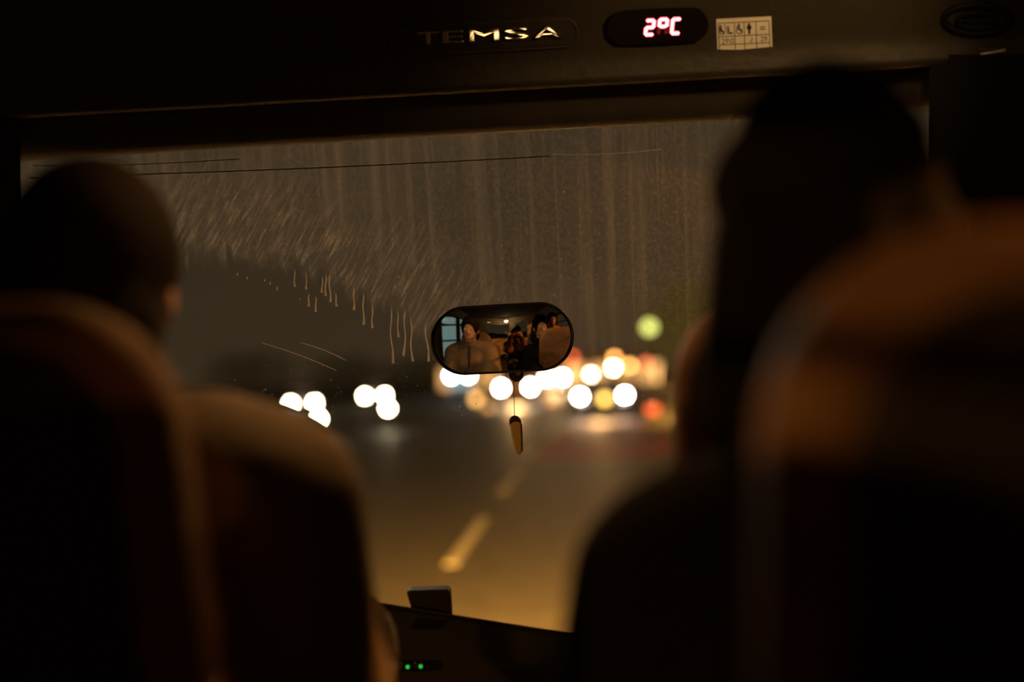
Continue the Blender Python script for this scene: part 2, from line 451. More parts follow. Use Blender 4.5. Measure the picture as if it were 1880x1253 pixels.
# text helper: flat glyph outlines from the built-in font
def glyphs(txt, ext=0, bev=0):
    c = bpy.data.curves.new('glyph', 'FONT'); c.body = txt; c.size = 1.0; c.resolution_u = 3
    if bev: c.extrude = ext; c.bevel_depth = bev; c.bevel_resolution = 3; c.offset = -bev*.15
    o = bpy.data.objects.new('glyph', c); COL.objects.link(o)
    dg = bpy.context.evaluated_depsgraph_get(); me = o.evaluated_get(dg).to_mesh()
    v = [(q.co.x, q.co.y) for q in me.vertices]; f = [list(p.vertices) for p in me.polygons]
    if bev: v = [tuple(q.co) for q in me.vertices]
    o.evaluated_get(dg).to_mesh_clear(); bpy.data.objects.remove(o); bpy.data.curves.remove(c)
    return v, f
def text_geo(txt, x, y, w, h, ang, d0, d1, fn=HP):
    v, f = glyphs(txt)
    x0, x1 = min(a for a, b in v), max(a for a, b in v); y0, y1 = min(b for a, b in v), max(b for a, b in v)
    n = len(v); V = []
    def m(a, b):
        u = (a-x0)/max(1e-6, x1-x0)*w; t = -(b-y0)/max(1e-6, y1-y0)*h
        return x+u*math.cos(ang)-t*math.sin(ang), y+u*math.sin(ang)+t*math.cos(ang)
    for d in (d0, d1): V += [fn(*m(a, b), d) for a, b in v]
    from collections import Counter
    ec = Counter(); F = []
    for q in f:
        F.append([i+n for i in q]); 
        for i in range(len(q)): ec[(q[i], q[(i+1) % len(q)])] += 1
    for (a, b) in ec:
        if (b, a) not in ec: F.append([a, b, n+b, n+a])
    return V, F
# capacity sticker
ST = thing('capacity_sticker', 'white paper seating table sticker with pictograms and numbers on the header', 'sticker', HP(1367, 72))
q0, q1, q2, q3 = (1315, 35), (1416, 30), (1419, 110), (1318, 115)
def sq(u, v):
    return (q0[0]*(1-u)*(1-v)+q1[0]*u*(1-v)+q2[0]*u*v+q3[0]*(1-u)*v, q0[1]*(1-u)*(1-v)+q1[1]*u*(1-v)+q2[1]*u*v+q3[1]*(1-u)*v)
part(ST, 'paper', px_prism([sq(0, 0), sq(1, 0), sq(1, 1), sq(0, 1)], .000, .0015), mat('sticker_paper', (.86, .80, .66), .7, noise=.05))
m_ink = mat('ink', (.015, .012, .01), .7)
def line(u0, v0, u1, v1, w=1.4):
    a, b = sq(u0, v0), sq(u1, v1); return px_prism(seg_quad(*a, *b, w), .0015, .0021)
us, vs_ = [.035, .325, .50, .715, .955], [.10, .41, .60, .79, .96]
for v in vs_: part(ST, 'grid_line', line(us[0], v, us[-1], v), m_ink)
for u in us: part(ST, 'grid_line', line(u, vs_[0], u, vs_[-1]), m_ink)
for t, u, v, w in (('29\\0', .085, .58, 22), ('0', .385, .58, 6.5), ('0', .58, .57, 6.5), ('29', .79, .57, 12)):
    x, y = sq(u, v); part(ST, 'printed_number', text_geo(t, x, y, w, 10, R(-2.9), .0015, .0021), m_ink)
def stroke(pts, w=2.2):
    gs = [px_prism(seg_quad(*sq(*a), *sq(*b), w), .0015, .0021) for a, b in zip(pts[:-1], pts[1:])]
    return join(*gs)
def dot(u, v, r): 
    x, y = sq(u, v); return px_prism([(x+r*math.cos(k*.7854), y+r*math.sin(k*.7854)) for k in range(8)], .0015, .0021)
part(ST, 'pictogram_seated', join(dot(.075, .165, 2), stroke([(.075, .20), (.085, .29), (.125, .29), (.125, .35)], 3.2), stroke([(.05, .21), (.06, .35), (.11, .35)], 1.4), stroke([(.145, .13), (.19, .36)], 1.4)), m_ink)
part(ST, 'pictogram_seat', join(stroke([(.205, .19), (.22, .34), (.285, .34)], 3.0), stroke([(.205, .19), (.22, .185)], 1.6)), m_ink)
part(ST, 'pictogram_wheelchair', join(dot(.405, .155, 2.2), stroke([(.405, .18), (.41, .27), (.445, .27), (.455, .34)], 3.2), stroke([(.37, .19), (.375, .28)], 2.2),
     stroke([(.41+.055*math.cos(a*.5), .30+.065*math.sin(a*.5)) for a in range(0, 8)], 1.5)), m_ink)
part(ST, 'pictogram_standing', join(dot(.59, .15, 2.1), stroke([(.59, .18), (.59, .27)], 5.2), stroke([(.582, .26), (.58, .38)], 2.0), stroke([(.60, .26), (.602, .38)], 2.0), stroke([(.562, .19), (.555, .27)], 1.8), stroke([(.618, .19), (.627, .27)], 1.8)), m_ink)
part(ST, 'equals_sign', join(stroke([(.79, .235), (.88, .235)], 1.8), stroke([(.79, .285), (.88, .285)], 1.8)), m_ink)

# chrome lettering in its oval recess
LT = thing('chrome_lettering', 'raised chrome letters spelling TEMSA in a long oval plate on the header', 'lettering', HP(888, 66))
part(LT, 'plate', px_prism(pill_px(888, 68, 172, 27, R(-3), 2.0), -.004, .004), m_head)
part(LT, 'plate_rim', join(*[tube([HP(x, y, .004) for x, y in (lambda q: q+[q[0]])(pill_px(888, 68, 172, 27, R(-3), 2.0))], .0022, 6)]), mat('rim_dark', (.05, .04, .03), .4))
m_chr = mat('chrome', (.8, .75, .68), .03, 1.0)
ang = R(-2.7)
for ch, x in (('T', 766), ('E', 812), ('M', 860), ('S', 926), ('A', 980)):
    w = {'T': 40, 'E': 40, 'M': 58, 'S': 46, 'A': 52}[ch]
    y = 82-(x-766)*math.tan(-ang)
    v, f = glyphs(ch, .04, .022)
    x0, x1 = min(q[0] for q in v), max(q[0] for q in v); y0, y1 = min(q[1] for q in v), max(q[1] for q in v); z0, z1 = min(q[2] for q in v), max(q[2] for q in v)
    def mp_(q):
        u = (q[0]-x0)/(x1-x0)*w; t_ = -(q[1]-y0)/(y1-y0)*23
        return HP(x+u*math.cos(ang)-t_*math.sin(ang), y+u*math.sin(ang)+t_*math.cos(ang), .003+.011*(q[2]-z0)/(z1-z0))
    part(LT, 'letter', ([mp_(q) for q in v], f), m_chr)

# vent and latch at the right end of the header
VT = thing('air_vent', 'round dark air nozzle at the upper right end of the header', 'vent', HP(1795, 35))
def ring_px(cx, cy, rx, ry, r, off): return tube([HP(cx+rx*math.cos(k*math.pi/16), cy+ry*math.sin(k*math.pi/16), off) for k in range(33)], r, 8)
part(VT, 'outer_ring', ring_px(1795, 35, 62, 27, .006, .006), m_dark, True)
part(VT, 'inner_ring', ring_px(1795, 38, 38, 15, .004, .009), m_dark, True)
for k in (-18, 0, 18): part(VT, 'slat', tube([HP(1795-34, 38+k*.6, .004), HP(1795+34, 36+k*.6, .004)], .003, 6), m_dark)
LA = thing('blind_latch', 'small worn metal latch under the round air nozzle', 'latch', HP(1795, 100))
m_steel = mat('worn_steel', (.35, .3, .24), .35, .8, noise=.3)
part(LA, 'bracket', px_prism([(1742, 112), (1748, 104), (1790, 98), (1800, 90), (1842, 88), (1850, 96), (1830, 104), (1796, 108), (1790, 116), (1752, 118)], .0, .012), m_steel)
part(LA, 'pin', cyl(HP(1768, 108, .014), (HP(1768, 108, .1)-HP(1768, 108)), .006, .012, 10), m_steel)
part(LA, 'lever', tube([HP(1800, 100, .016), HP(1846, 92, .018)], .004, 8), m_steel)

# ================================================================== MIRROR AND PENDANT
MC = P(922, 622, 2.90)
MR = thing('interior_mirror', 'oval black framed rear view mirror fixed to the windscreen', 'mirror', MC)
to_cam = (P(1030, 640, .0001)-MC)
aim = (Vector((-.14, 0, 2.12))-MC).normalized()
rr = ROT @ Vector((math.cos(R(3.2)), math.sin(R(3.2)), 0)); rr = (rr-aim*rr.dot(aim)).normalized(); uu = aim.cross(rr).normalized()
if uu.z < 0: uu = -uu
hw, hh = 132*2.9/FPX, 63.5*2.9/FPX
def pill(a, b, n=72):
    pts = []
    for i in range(n):
        t = 2*math.pi*i/n; c, s = math.cos(t), math.sin(t)
        pts.append(((a-b)*(1 if c > 1e-9 else -1 if c < -1e-9 else 0)+b*c, b*s))
    return pts
def mpt(x, y, z): return MC+rr*x+uu*y+aim*z
o_ = pill(hw, hh)
rings = [(1.0, -.006), (1.0, .003), (.985, .006), (.965, .007), (.95, .0052), (.95, .001)]
def rk(k): return pill(hw-hh*(1-k), hh*k)
V, F = [], []
backs = [(.60, -.032), (.85, -.026), (.97, -.014)]+rings
for k, z in backs: V += [mpt(x, y, z) for x, y in rk(k)]
n = 72
for i in range(len(backs)-1):
    for k in range(n): F.append([i*n+k, i*n+(k+1) % n, (i+1)*n+(k+1) % n, (i+1)*n+k])
F.append(list(range(n))[::-1])
part(MR, 'housing', (V, F), mat('mirror_black', (.004, .004, .004), .45), True)
RAD = .80
V, F = [mpt(0, 0, .006)], []
NR = 22
for j in range(1, NR+1):
    t = j/NR
    for x, y in pill(hw-hh*.05, hh*.95):
        x *= t; y *= t; V.append(mpt(x, y, .006-(x*x+y*y)/(2*RAD)*.999+0.0))
for k in range(n): F.append([0, 1+k, 1+(k+1) % n])
for j in range(NR-1):
    for k in range(n): a = 1+j*n; F.append([a+k, a+n+k, a+n+(k+1) % n, a+(k+1) % n])
part(MR, 'mirror_glass', (V, F), mat('silver_mirror', (.86, .86, .84), .01, 1.0), True)
st = P(948, 688, wdepth(948, 688)-.004)
part(MR, 'mount_arm', tube([mpt(.02, -.02, -.03), mpt(.03, -.055, -.05), st], [.009, .007, .008], 10), m_dark, True)
part(MR, 'suction_pad', cyl(st, (WP(948, 688, .1)-WP(948, 688)), .016, .006, 20), m_dark)

PD = thing('hanging_pendant', 'small tapered charm hanging on a thin string below the mirror', 'pendant', P(944, 690, 2.92))
part(PD, 'string', tube([P(943, 684, 2.92), P(943.5, 725, 2.92), P(944.5, 767, 2.92)], .0009, 6), mat('string_dark', (.03, .022, .014), .8))
ol = [(935, 771), (939, 766), (945, 764.5), (951, 766), (956, 771), (957.5, 778), (958.5, 800), (959, 828), (955, 835), (949, 834), (944, 822), (939, 798), (936, 782)]
fp = lambda x, y, o=0.0: P(x, y, 2.92-o)
part(PD, 'body', prism([fp(x, y) for x, y in ol], ROT @ Vector((0, 0, -.006)), ROT @ Vector((0, 0, .006)), .003, 2), mat('pendant_olive', (.38, .28, .13), .5))
cp = [(935, 771), (939, 765), (945, 763), (951, 765), (956.5, 771), (957.5, 779), (952, 775), (945, 774), (939, 776), (935.5, 780)]
part(PD, 'cap', prism([fp(x, y) for x, y in cp], ROT @ Vector((0, 0, -.008)), ROT @ Vector((0, 0, .008)), .002, 2), mat('cap_dark', (.015, .012, .01), .5))
part(PD, 'edge_strip', tube([fp(957.5, 779, .007), fp(958.5, 802, .007), fp(959, 829, .007)], .0012, 6), m_dark)

# ================================================================== DASHBOARD
DB = thing('dashboard', 'black bus dashboard running under the windscreen', 'dashboard', (xm, 2.75, FL))
def ddepth(px): return 2.62
def dtop(px):
    pts = [(-300, 1040), (300, 1060), (660, 1103), (830, 1131), (1020, 1161), (1300, 1190), (2100, 1230)]
    for (a, b), (c, d) in zip(pts[:-1], pts[1:]):
        if a <= px <= c: return b+(d-b)*(px-a)/(c-a)
    return 1230
V, F = [], []; cx_ = [-180+i*2130/40 for i in range(41)]
prof = [(.13, 0, .40), (.004, 0, .02), (0, .004, .0), (.014, .012, -.004), (.06, .05, -.03), (.30, .10, -.06), (.70, .12, -.06), (.95, .05, .0), (.95, 0, .40)]
for px in cx_:
    t0 = P(px, dtop(px), 2.66)
    for dz, dy, back in prof: V.append(Vector((t0.x, t0.y+back, max(FL, t0.z-dz))))
np_ = len(prof)
for i in range(len(cx_)-1):
    for k in range(np_): F.append([i*np_+k, i*np_+(k+1) % np_, (i+1)*np_+(k+1) % np_, (i+1)*np_+k])
F += [list(range(np_)), [(len(cx_)-1)*np_+k for k in range(np_)][::-1]]
part(DB, 'body', (V, F), mat('dash_black', (.006, .0055, .005), .55), True)
part(DB, 'edge_trim', tube([P(x, dtop(x)-.5, 2.655) for x in cx_], .0022, 6), mat('dash_trim', (.03, .025, .02), .25), True)
m_green = glow('green_led', (.03, 1.0, .08), .55)
def on_dash(px, py):
    t0 = P(px, dtop(px), 2.66); return P(px, py, 2.60)
for x, y in ((632, 1235), (748, 1226), (772, 1225)):
    b = part(DB, 'switch_button', box(on_dash(x, y)+Vector((0, .014, 0)), (.024, .018, .018), .003), m_black)
    part(b, 'green_indicator', sphere(on_dash(x, y)-Vector((0, -.003, 0)), .0036, 10, 8), m_green)
kb = part(DB, 'knob', tube([P(692, 1143, 2.60), P(692, 1143, 2.575)], [.011, .009], 16), mat('knob_black', (.01, .01, .01), .15))
part(kb, 'knob_rim', tube([P(692+8*math.cos(a*.3927), 1143+8*math.sin(a*.3927), 2.575) for a in range(17)], .0012, 6), m_chr)
# box shaped gadget standing on the dashboard edge
DV = thing('dash_camera_unit', 'small black box with rounded corners standing on the dashboard edge', 'gadget', P(790, 1130, 2.70))
def rpoly(c, rads, k=6):
    out = []; n = len(c)
    for i in range(n):
        p, a, b = Vector(c[i]), Vector(c[i-1]), Vector(c[(i+1) % n]); r = rads[i]
        if r <= 0: out.append(tuple(p)); continue
        s, e = p+(a-p).normalized()*r, p+(b-p).normalized()*r
        for j in range(k+1):
            t = j/k; out.append(tuple(s*(1-t)**2+p*2*t*(1-t)+e*t*t))
    return out
ol = rpoly([(746, 1082), (827, 1079.5), (831, 1150), (757, 1150), (755, 1110)], [9, 9, 0, 0, 0])
part(DV, 'case', prism([P(x, y, 2.70) for x, y in ol], ROT @ Vector((0, 0, -.03)), ROT @ Vector((0, 0, .02)), .004, 2), m_dark)
part(DV, 'foot', box(P(793, 1148, 2.70), (.07, .06, .012), .003), m_rub)

# steering wheel, mostly hidden behind the driver
DX = P(175, 490, 1.57).x
SW = thing('steering_wheel', 'large black steering wheel in front of the driver', 'steering wheel', (DX, 2.15, 1.71))
wc = Vector((DX, 2.15, 1.71)); ta = R(35); wy = Vector((0, math.cos(ta), math.sin(ta))); wx = Vector((1, 0, 0)); wz = wx.cross(wy)
part(SW, 'rim', tube([wc+(wx*math.cos(a*math.pi/20)+wy*math.sin(a*math.pi/20))*.22 for a in range(41)], .015, 10), m_dark, True)
part(SW, 'hub', cyl(wc-wz*.03, wz, .06, .05, 20), m_dark)
for a in (90, 210, 330): part(SW, 'spoke', tube([wc-wz*.02, wc+(wx*math.cos(R(a))+wy*math.sin(R(a)))*.215], .011, 8), m_dark)
part(SW, 'column', tube([wc-wz*.05, wc-wz*.45], .03, 12), m_dark)

# ================================================================== SEATS
m_seat = mat('seat_brown', (.16, .085, .042), .75, noise=.2, nscale=25, bump=.3)
m_shell = mat('seat_shell', (.010, .006, .005), .8, noise=.2, nscale=40)
m_piping = mat('seat_piping', (.25, .15, .08), .6)
SEATC = {}
def seat_parts():
    if SEATC: return SEATC
    def arch(wt, wb, z0, z1, r, n=10):
        out = [(wb, z0), (wt, z1-r)]
        for i in range(1, n): a = math.pi/2*i/n; out.append((wt-r+r*math.cos(a), z1-r+r*math.sin(a)))
        out.append((wt-r, z1))
        return out+[(-x, z) for x, z in out[::-1]]
    def at(out, y): return [Vector((x, y+(.10 if False else 0)+(0.52-z)*.10, z)) for x, z in out]
    S = SEATC
    S['cushion'] = (mesh_data('cushion', *box((0, 0.02, .44), (.44, .46, .13), .045, 4), m_seat, True))
    S['backrest'] = mesh_data('backrest', *prism(at(arch(.185, .215, .40, 1.225, .125), -.23), (0, -.055, 0), (0, .045, 0), .035, 4), m_seat, True)
    S['back_shell'] = mesh_data('back_shell', *prism(at(arch(.142, .172, .42, 1.188, .10), -.23), (0, -.068, 0), (0, -.03, 0), .012, 3), m_shell, True)
    e = at(arch(.18, .212, .45, 1.222, .125), -.23)
    S['piping'] = mesh_data('piping', *tube([p+Vector((0, .022, 0)) for p in e], .006, 6), m_piping, True)
    S['grab_handle'] = mesh_data('grab_handle', *tube([(-.07, -.36, 1.06), (-.05, -.40, 1.07), (.05, -.40, 1.07), (.07, -.36, 1.06)], .009, 8), m_dark, True)
    S['armrest'] = mesh_data('armrest', *box((-.25, .02, .62), (.05, .34, .045), .018, 3), m_dark, True)
    S['pedestal'] = mesh_data('pedestal', *join(box((-.16, 0, .19), (.05, .34, .38), .01), box((.16, 0, .19), (.05, .34, .38), .01), box((0, 0, .37), (.40, .42, .03), .005)), m_dark)
    return S
def seat(loc, label, handle=True, arm=True):
    t = thing('coach_chair', label, 'chair', loc, 0, 'bus seats')
    for k, me in seat_parts().items():
        if (k == 'grab_handle' and not handle) or (k == 'armrest' and not arm): continue
        link(k, me, t)
    return t
NEARX = 0.283
seat((DX+.0, 1.52, FL+.0), 'driver seat with dark back shell at the left of the cabin', False)
seat((NEARX, 1.14, FL+.0), 'nearest brown bus seat with rounded top, under the bushy haired passenger', False)
seat((.285, 2.06, FL+.02), 'front brown bus seat beyond the bushy haired passenger, beside the windscreen view', False, False)

seat((-.80, .56, FL+.02), 'empty bus seat added out of view behind the driver seat to shade the nearest seat', False, False)  # unseen seat added to shade the lower part of the nearest seat
# ================================================================== PEOPLE
m_skin = mat('skin', (.50, .28, .18), .55, noise=.06)
m_eye = mat('eye_white', (.75, .72, .68), .2); m_iris = mat('iris_dark', (.02, .012, .008), .2)
def person(label, loc, rz, pose, coat, hair, hairstyle='short', trousers=(.02, .02, .03), lean=0.0, hair_r=.018, puffy=.022, shoulder=.185, sz=.535, elbow=None):
    t = thing('person', label, 'person', loc, rz)
    def L(p): return (p[0], p[1]+lean*max(0, p[2]-.1), p[2])
    hc = L((0, .035, .775)); ne = L((0, .0, .615)); ch = L((0, .0, .43)); pe = (0, 0, .11)
    A = {'wheel': ((.29, .10, .33), (.15, .38, .26)), 'lap': ((.265, .04, .29), (.10, .28, .20)), 'camera': ((.20, .14, .38), (.085, .17, .70))}[pose]
    if elbow: A = (elbow, A[1])
    body, coatf, trf = [], [], []
    body += [cap(pe, ch, .12, .125), cap(L((-.09, 0, .40)), L((.09, 0, .40)), .105), cap(L((-.12, 0, sz)), L((.12, 0, sz)), .07), cap(L((0, 0, .55)), L((0, .02, .70)), .055, .052)]
    g = puffy
    coatf += [cap((-.05, 0, .15), L((-.06, 0, .42)), .115+g, .115+g), cap((.05, 0, .15), L((.06, 0, .42)), .115+g, .115+g), cap(L((-shoulder*.65, -.01, sz)), L((shoulder*.65, -.01, sz)), .072+g), cap(L((0, -.01, sz+.01)), L((0, 0, .60)), .085+g, .05+g)]
    hands = []
    for s in (-1, 1):
        sh = L((s*shoulder, 0, sz-.02)); el = (s*A[0][0], A[0][1]+lean*.2, A[0][2]); wr = (s*A[1][0], A[1][1]+lean*.3, A[1][2])
        body += [cap(sh, el, .052, .042), cap(el, wr, .042, .027)]
        cu = tuple(el[i]+(wr[i]-el[i])*.92 for i in range(3))
        coatf += [cap(sh, el, .064+g, .052+g), cap(el, cu, .052+g, .036+g*.6)]
        hp = (s*.09, .02, .09); kn = (s*.115, .44, .07); an = (s*.115, .43, -.38)
        body += [cap(hp, kn, .08, .055), cap(kn, an, .052, .036), cap(an, (s*.125, .56, -.43), .035, .028)]
        trf += [cap(hp, kn, .098, .07), cap(kn, (an[0], an[1], an[2]+.03), .068, .058)]
        part(t, 'shoe', snet(union([cap((s*.115, .40, -.435), (s*.125, .58, -.445), .045, .042), cap((s*.115, .42, -.40), (s*.115, .425, -.36), .045)], .03), (s*.12-.08, .32, -.52), (s*.12+.08, .66, -.30), .012), mat('shoe_black', (.012, .012, .012), .5), True, True)
        # hand: palm, four curled fingers, a thumb
        wv = Vector(wr); fwd = (wv-Vector(el)).normalized()
        if pose == 'camera': fwd = Vector((-s*.35, .3, .88)).normalized()
        side = Vector((-s, 0, 0)); side = (side-fwd*side.dot(fwd)).normalized(); dn = fwd.cross(side)*(-s if pose != 'camera' else s)
        if pose == 'camera' and dn.y < 0: dn = -dn
        if pose != 'camera' and dn.z > 0: dn = -dn
        pc = wv+fwd*.055
        fs = [cap(wv, wv+fwd*.03, .026), cap(pc-side*.025, pc+side*.025, .019), cap(pc-fwd*.03-side*.018, pc+fwd*.03+side*.022, .020)]
        for i, ln in enumerate((.052, .072, .080, .073)):
            b = pc+fwd*.038+side*(-.033+.022*i); m1 = b+(fwd*.8+dn*.5).normalized()*ln*.55; m2 = m1+(fwd*.15+dn).normalized()*ln*.5
            fs += [cap(b, m1, .0098, .009), cap(m1, m2, .009, .0078)]
        b = pc-fwd*.02+side*.03; m1 = b+(fwd*.5+side*.8+dn*.3).normalized()*.045; fs += [cap(b, m1, .013, .0115), cap(m1, m1+(fwd*.8+dn*.5).normalized()*.032, .011, .009)]
        lo = wv-Vector((.13, .13, .13)); hi = wv+Vector((.13, .13, .13))
        hands.append(snet(union(fs, .006), tuple(lo), tuple(hi), .0065))
    big = snet(union(body, .03), (-.36, -.2, -.5), (.36, .75, .72), .019)
    x, y, z = hc
    hd = union([ell((x, y-.012, z+.02), (.077, .097, .098)), ell((x, y+.018, z-.045), (.058, .072, .075)), cap((x, y-.02, z-.17), (x, y-.01, z-.06), .053, .055),
                ell((x, y+.085, z-.03), (.014, .022, .022)), ell((x, y+.075, z-.085), (.026, .012, .011)), ell((x, y+.055, z-.115), (.026, .02, .018)),
                ell((x-.078, y-.012, z-.02), (.012, .022, .033)), ell((x+.078, y-.012, z-.02), (.012, .022, .033))], .018)
    for s in (-1, 1): hd = minus(hd, ell((x+s*.031, y+.094, z+.0), (.016, .014, .010)), .012)
    head = snet(hd, (x-.11, y-.13, z-.2), (x+.11, y+.13, z+.14), .009)
    part(t, 'body', join(big, head, *hands), m_skin, True, True)
    for s in (-1, 1):
        e = part(t, 'eye', sphere((x+s*.031, y+.076, z), .0125, 10, 8), m_eye, True, True)
        part(t, 'pupil', sphere((x+s*.031, y+.0865, z), .0045, 8, 6), m_iris, True, True)
    hr = hair_r
    hf = union([ell((x, y-.015, z+.027), (.080+hr, .100+hr, .100+hr)), cap((x-.03, y-.06, z-.06), (x+.03, y-.06, z-.06), .045+hr)], .03)
    if hairstyle == 'bushy':
        fs = [hf]
        for i in range(46):
            a, b = random.uniform(0, 6.28), random.uniform(-.5, 1.4)
            q = (x+(.07+hr*.8)*math.cos(a)*math.cos(b), y-.02+(.085+hr*.8)*math.sin(a)*math.cos(b), z+.02+(.09+hr*.8)*math.sin(b))
            fs.append(ell(q, (.022, .022, .022)))
        fs += [cap((x-.06, y-.06, z-.02), (x-.075, y-.05, z-.14), .05), cap((x+.06, y-.06, z-.02), (x+.075, y-.05, z-.14), .05)]
        hf = union(fs, .02)
    hf = minus(hf, ell((x, y+.10, z-.04), (.066, .075, .095)), .012)
    if hairstyle != 'bushy': hf = minus(hf, ell((x, y+.03, z-.12), (.13, .07, .09)), .012)
    part(t, 'hair', snet(hf, (x-.18, y-.2, z-.24), (x+.18, y+.2, z+.2), .0105), mat('hair_%s' % hairstyle, hair, .85, noise=.3, nscale=60, bump=.4, spec=.15), True, True)
    col = [cap((x+.065*math.cos(a*.785), y-.035+.075*math.sin(a*.785), ne[2]+.005), (x+.065*math.cos((a+1)*.785), y-.035+.075*math.sin((a+1)*.785), ne[2]+.005), .026) for a in range(8)]
    cf = union(coatf, .035); cc = union(col, .01)
    part(t, 'jacket', snet(union([cf, cc], .015), (-.40, -.24, -.05), (.40, .55, .80), .014), coat, True, True)
    part(t, 'zip', tube([L((0, .118+puffy*1.1, .16)), L((0, .118+puffy*1.1, .40)), L((0, .085+puffy, sz)), L((0, .06+puffy, .60))], .009, 6), m_dark, True, True)
    part(t, 'trousers', snet(union(trf, .03), (-.28, -.14, -.42), (.28, .58, .22), .017), mat('trousers_%.3f' % trousers[0], trousers, .8), True, True)
    return t
m_coatA = mat('coat_tan', (.115, .08, .05), .8, noise=.15, nscale=30, bump=.3)
m_coatB = mat('coat_black', (.0035, .003, .003), .95, noise=.2, nscale=30, spec=.1)
m_coatC = mat('coat_maroon', (.10, .028, .02), .8, noise=.25, nscale=30)
m_coatD = mat('coat_grey_wool', (.26, .18, .12), .9, noise=.45, nscale=60)
hd_d = P(178, 522, 1.57)
person('driver in a tan jacket seen from behind at the left', (DX, hd_d.y-.03, hd_d.z-.775), 0, 'wheel', m_coatA, (.009, .0045, .003), 'cropped', hair_r=.014, puffy=.03, shoulder=.20, sz=.553, elbow=(.215, .10, .30))
hp_ = P(1515, 425, 1.28)
person('passenger with bushy black hair and dark coat seen from behind at the right', (hp_.x, hp_.y-.085, hp_.z-.775), 0, 'lap', m_coatB, (.0025, .002, .002), 'bushy', lean=.06, hair_r=.012, shoulder=.155, sz=.49, elbow=(.205, .04, .26))
# behind the photographer's lens: seen only in the mirror
person('person in a maroon coat holding up a camera, reflected in the mirror', (.0, -.26, 1.42), 0, 'camera', m_coatC, (.006, .004, .003), 'short', hair_r=.03)
CM = thing('handheld_camera', 'black camera held up by the person in the mirror', 'camera', (.0, -.1, 2.10))
part(CM, 'camera_body', box((.0, -.105, 2.115), (.135, .05, .085), .010, 3), m_dark)
part(CM, 'viewfinder_hump', box((.0, -.105, 2.165), (.05, .045, .03), .008, 3), m_dark)
part(CM, 'lens_barrel', tube([(0, -.085, 2.115), (0, -.035, 2.115)], .033, 24), m_dark)
part(CM, 'strap', tube([(-.07, -.11, 2.13), (-.12, -.14, 1.95), (-.10, -.2, 1.80)], .006, 6), mat('strap_ochre', (.35, .22, .06), .7))
seat((.0, -.28, FL-.09+.02), 'bus seat under the person holding the camera', False, False)
person('man in a grey wool jacket with orange lit face, at the right of the mirror', (.74, -.25, 1.675), 0, 'lap', m_coatD, (.02, .012, .008), 'short', hair_r=.012, shoulder=.14, elbow=(.18, .06, .29))
seat((.74, -.33, FL+.17), 'bus seat under the man in the grey wool jacket', False, False)
structure('trim_4', box((.74, -.20, FL+.085), (.46, 1.0, .17)), m_floor, 'raised platform under a rear seat')

# small cabin lamps
def cabin_lamp(loc, label, col, s, power, rad=.035, spot=None, wdir=(0, 0, -1)):
    t = thing('cabin_lamp', label, 'lamp', loc); d = Vector(wdir).normalized(); l = Vector(loc)
    part(t, 'bezel', tube([l-d*.012, l+d*.008], [rad*1.35, rad*1.25], 20), m_dark)
    part(t, 'lens', tube([l+d*.006, l+d*.014], [rad, rad*.85], 20), glow('lamp_%.2f_%.2f' % (col[1], s), col, s))
    if power:
        ld = bpy.data.lights.new('lamp_light', 'SPOT' if spot else 'POINT'); ld.energy = power; ld.color = col; ld.shadow_soft_size = .03
        if spot: ld.spot_size = R(spot); ld.spot_blend = .9
        lo = bpy.data.objects.new('lamp_light', ld); COL.objects.link(lo); lo.parent = t; lo.location = d*.05
        lo.rotation_euler = d.to_track_quat('-Z', 'Y').to_euler()
WARM = (1, .60, .24)
cabin_lamp((.62, 1.75, 2.86), 'small warm courtesy lamp on the ceiling near the header', WARM, 30.0, 19, .035, 58, (-.30, .9, -.12))
cabin_lamp((-.10, 1.84, 2.88), 'small orange night lamp on the ceiling between driver and passenger', (1, .46, .13), 3.0, 20, .03, 94, (-.15, -.22, -1))
cabin_lamp((-.25, -2.9, 2.78), 'bright warm lamp at the back of the cabin', (1, .72, .36), 14, 2.2, .045)
cabin_lamp((-.75, -2.9, 2.70), 'small amber lamp at the back of the cabin', (1, .5, .12), 5, 0, .03)

# unseen light strip added on the floor for glints on the chrome letters
def floor_reflection(px, py, z=FL+.03):
    p = HP(px, py, .014); n_ = (HP(px+5, py, .014)-p).cross(HP(px, py+5, .014)-p).normalized()
    d = (p-CAM).normalized(); q = d-n_*2*d.dot(n_)
    return p+q*((z-p.z)/q.z)
fa, fb = floor_reflection(870, 66), floor_reflection(1020, 54)
SL = thing('glint_strip', 'thin warm light strip added on the aisle floor to glint in the chrome letters', 'light strip', (fa.x, fa.y, FL))
part(SL, 'casing', tube([Vector((fa.x-.02, fa.y, FL+.008)), Vector((fb.x+.02, fb.y, FL+.008))], .016, 8), m_dark)
part(SL, 'lit_strip', tube([Vector((fa.x, fa.y, FL+.022)), Vector((fb.x, fb.y, FL+.022))], .0055, 8), glow('glint_strip_glow', (1, .62, .25), 7))
# ================================================================== OUTSIDE
def curve_x(x, y):
    return x+(max(0, y-34)**2)/(2*330)
m_asph = mat('asphalt', (.11, .10, .085), .55, noise=.25, nscale=3, bump=.2)
m_paint = mat('road_paint', (.75, .72, .62), .6, noise=.1, nscale=4)
V, F = [], []; yy = [-40, -10, 5]+list(range(12, 260, 8)); xs_ = [-19, -12, -8, -4, 0, 4, 8]
for y in yy:
    for x in xs_: V.append((curve_x(x, y), y, 0))
n = len(xs_)
for j in range(len(yy)-1):
    for i in range(n-1): F.append([j*n+i, j*n+i+1, (j+1)*n+i+1, (j+1)*n+i])
road = structure('road', (V, F), m_asph, 'dark asphalt road ahead of the bus')
structure('ground', box((0, 150, -.2), (900, 900, .2)), mat('verge', (.03, .028, .018), .9, noise=.4, nscale=1), 'dark verge beyond the road')
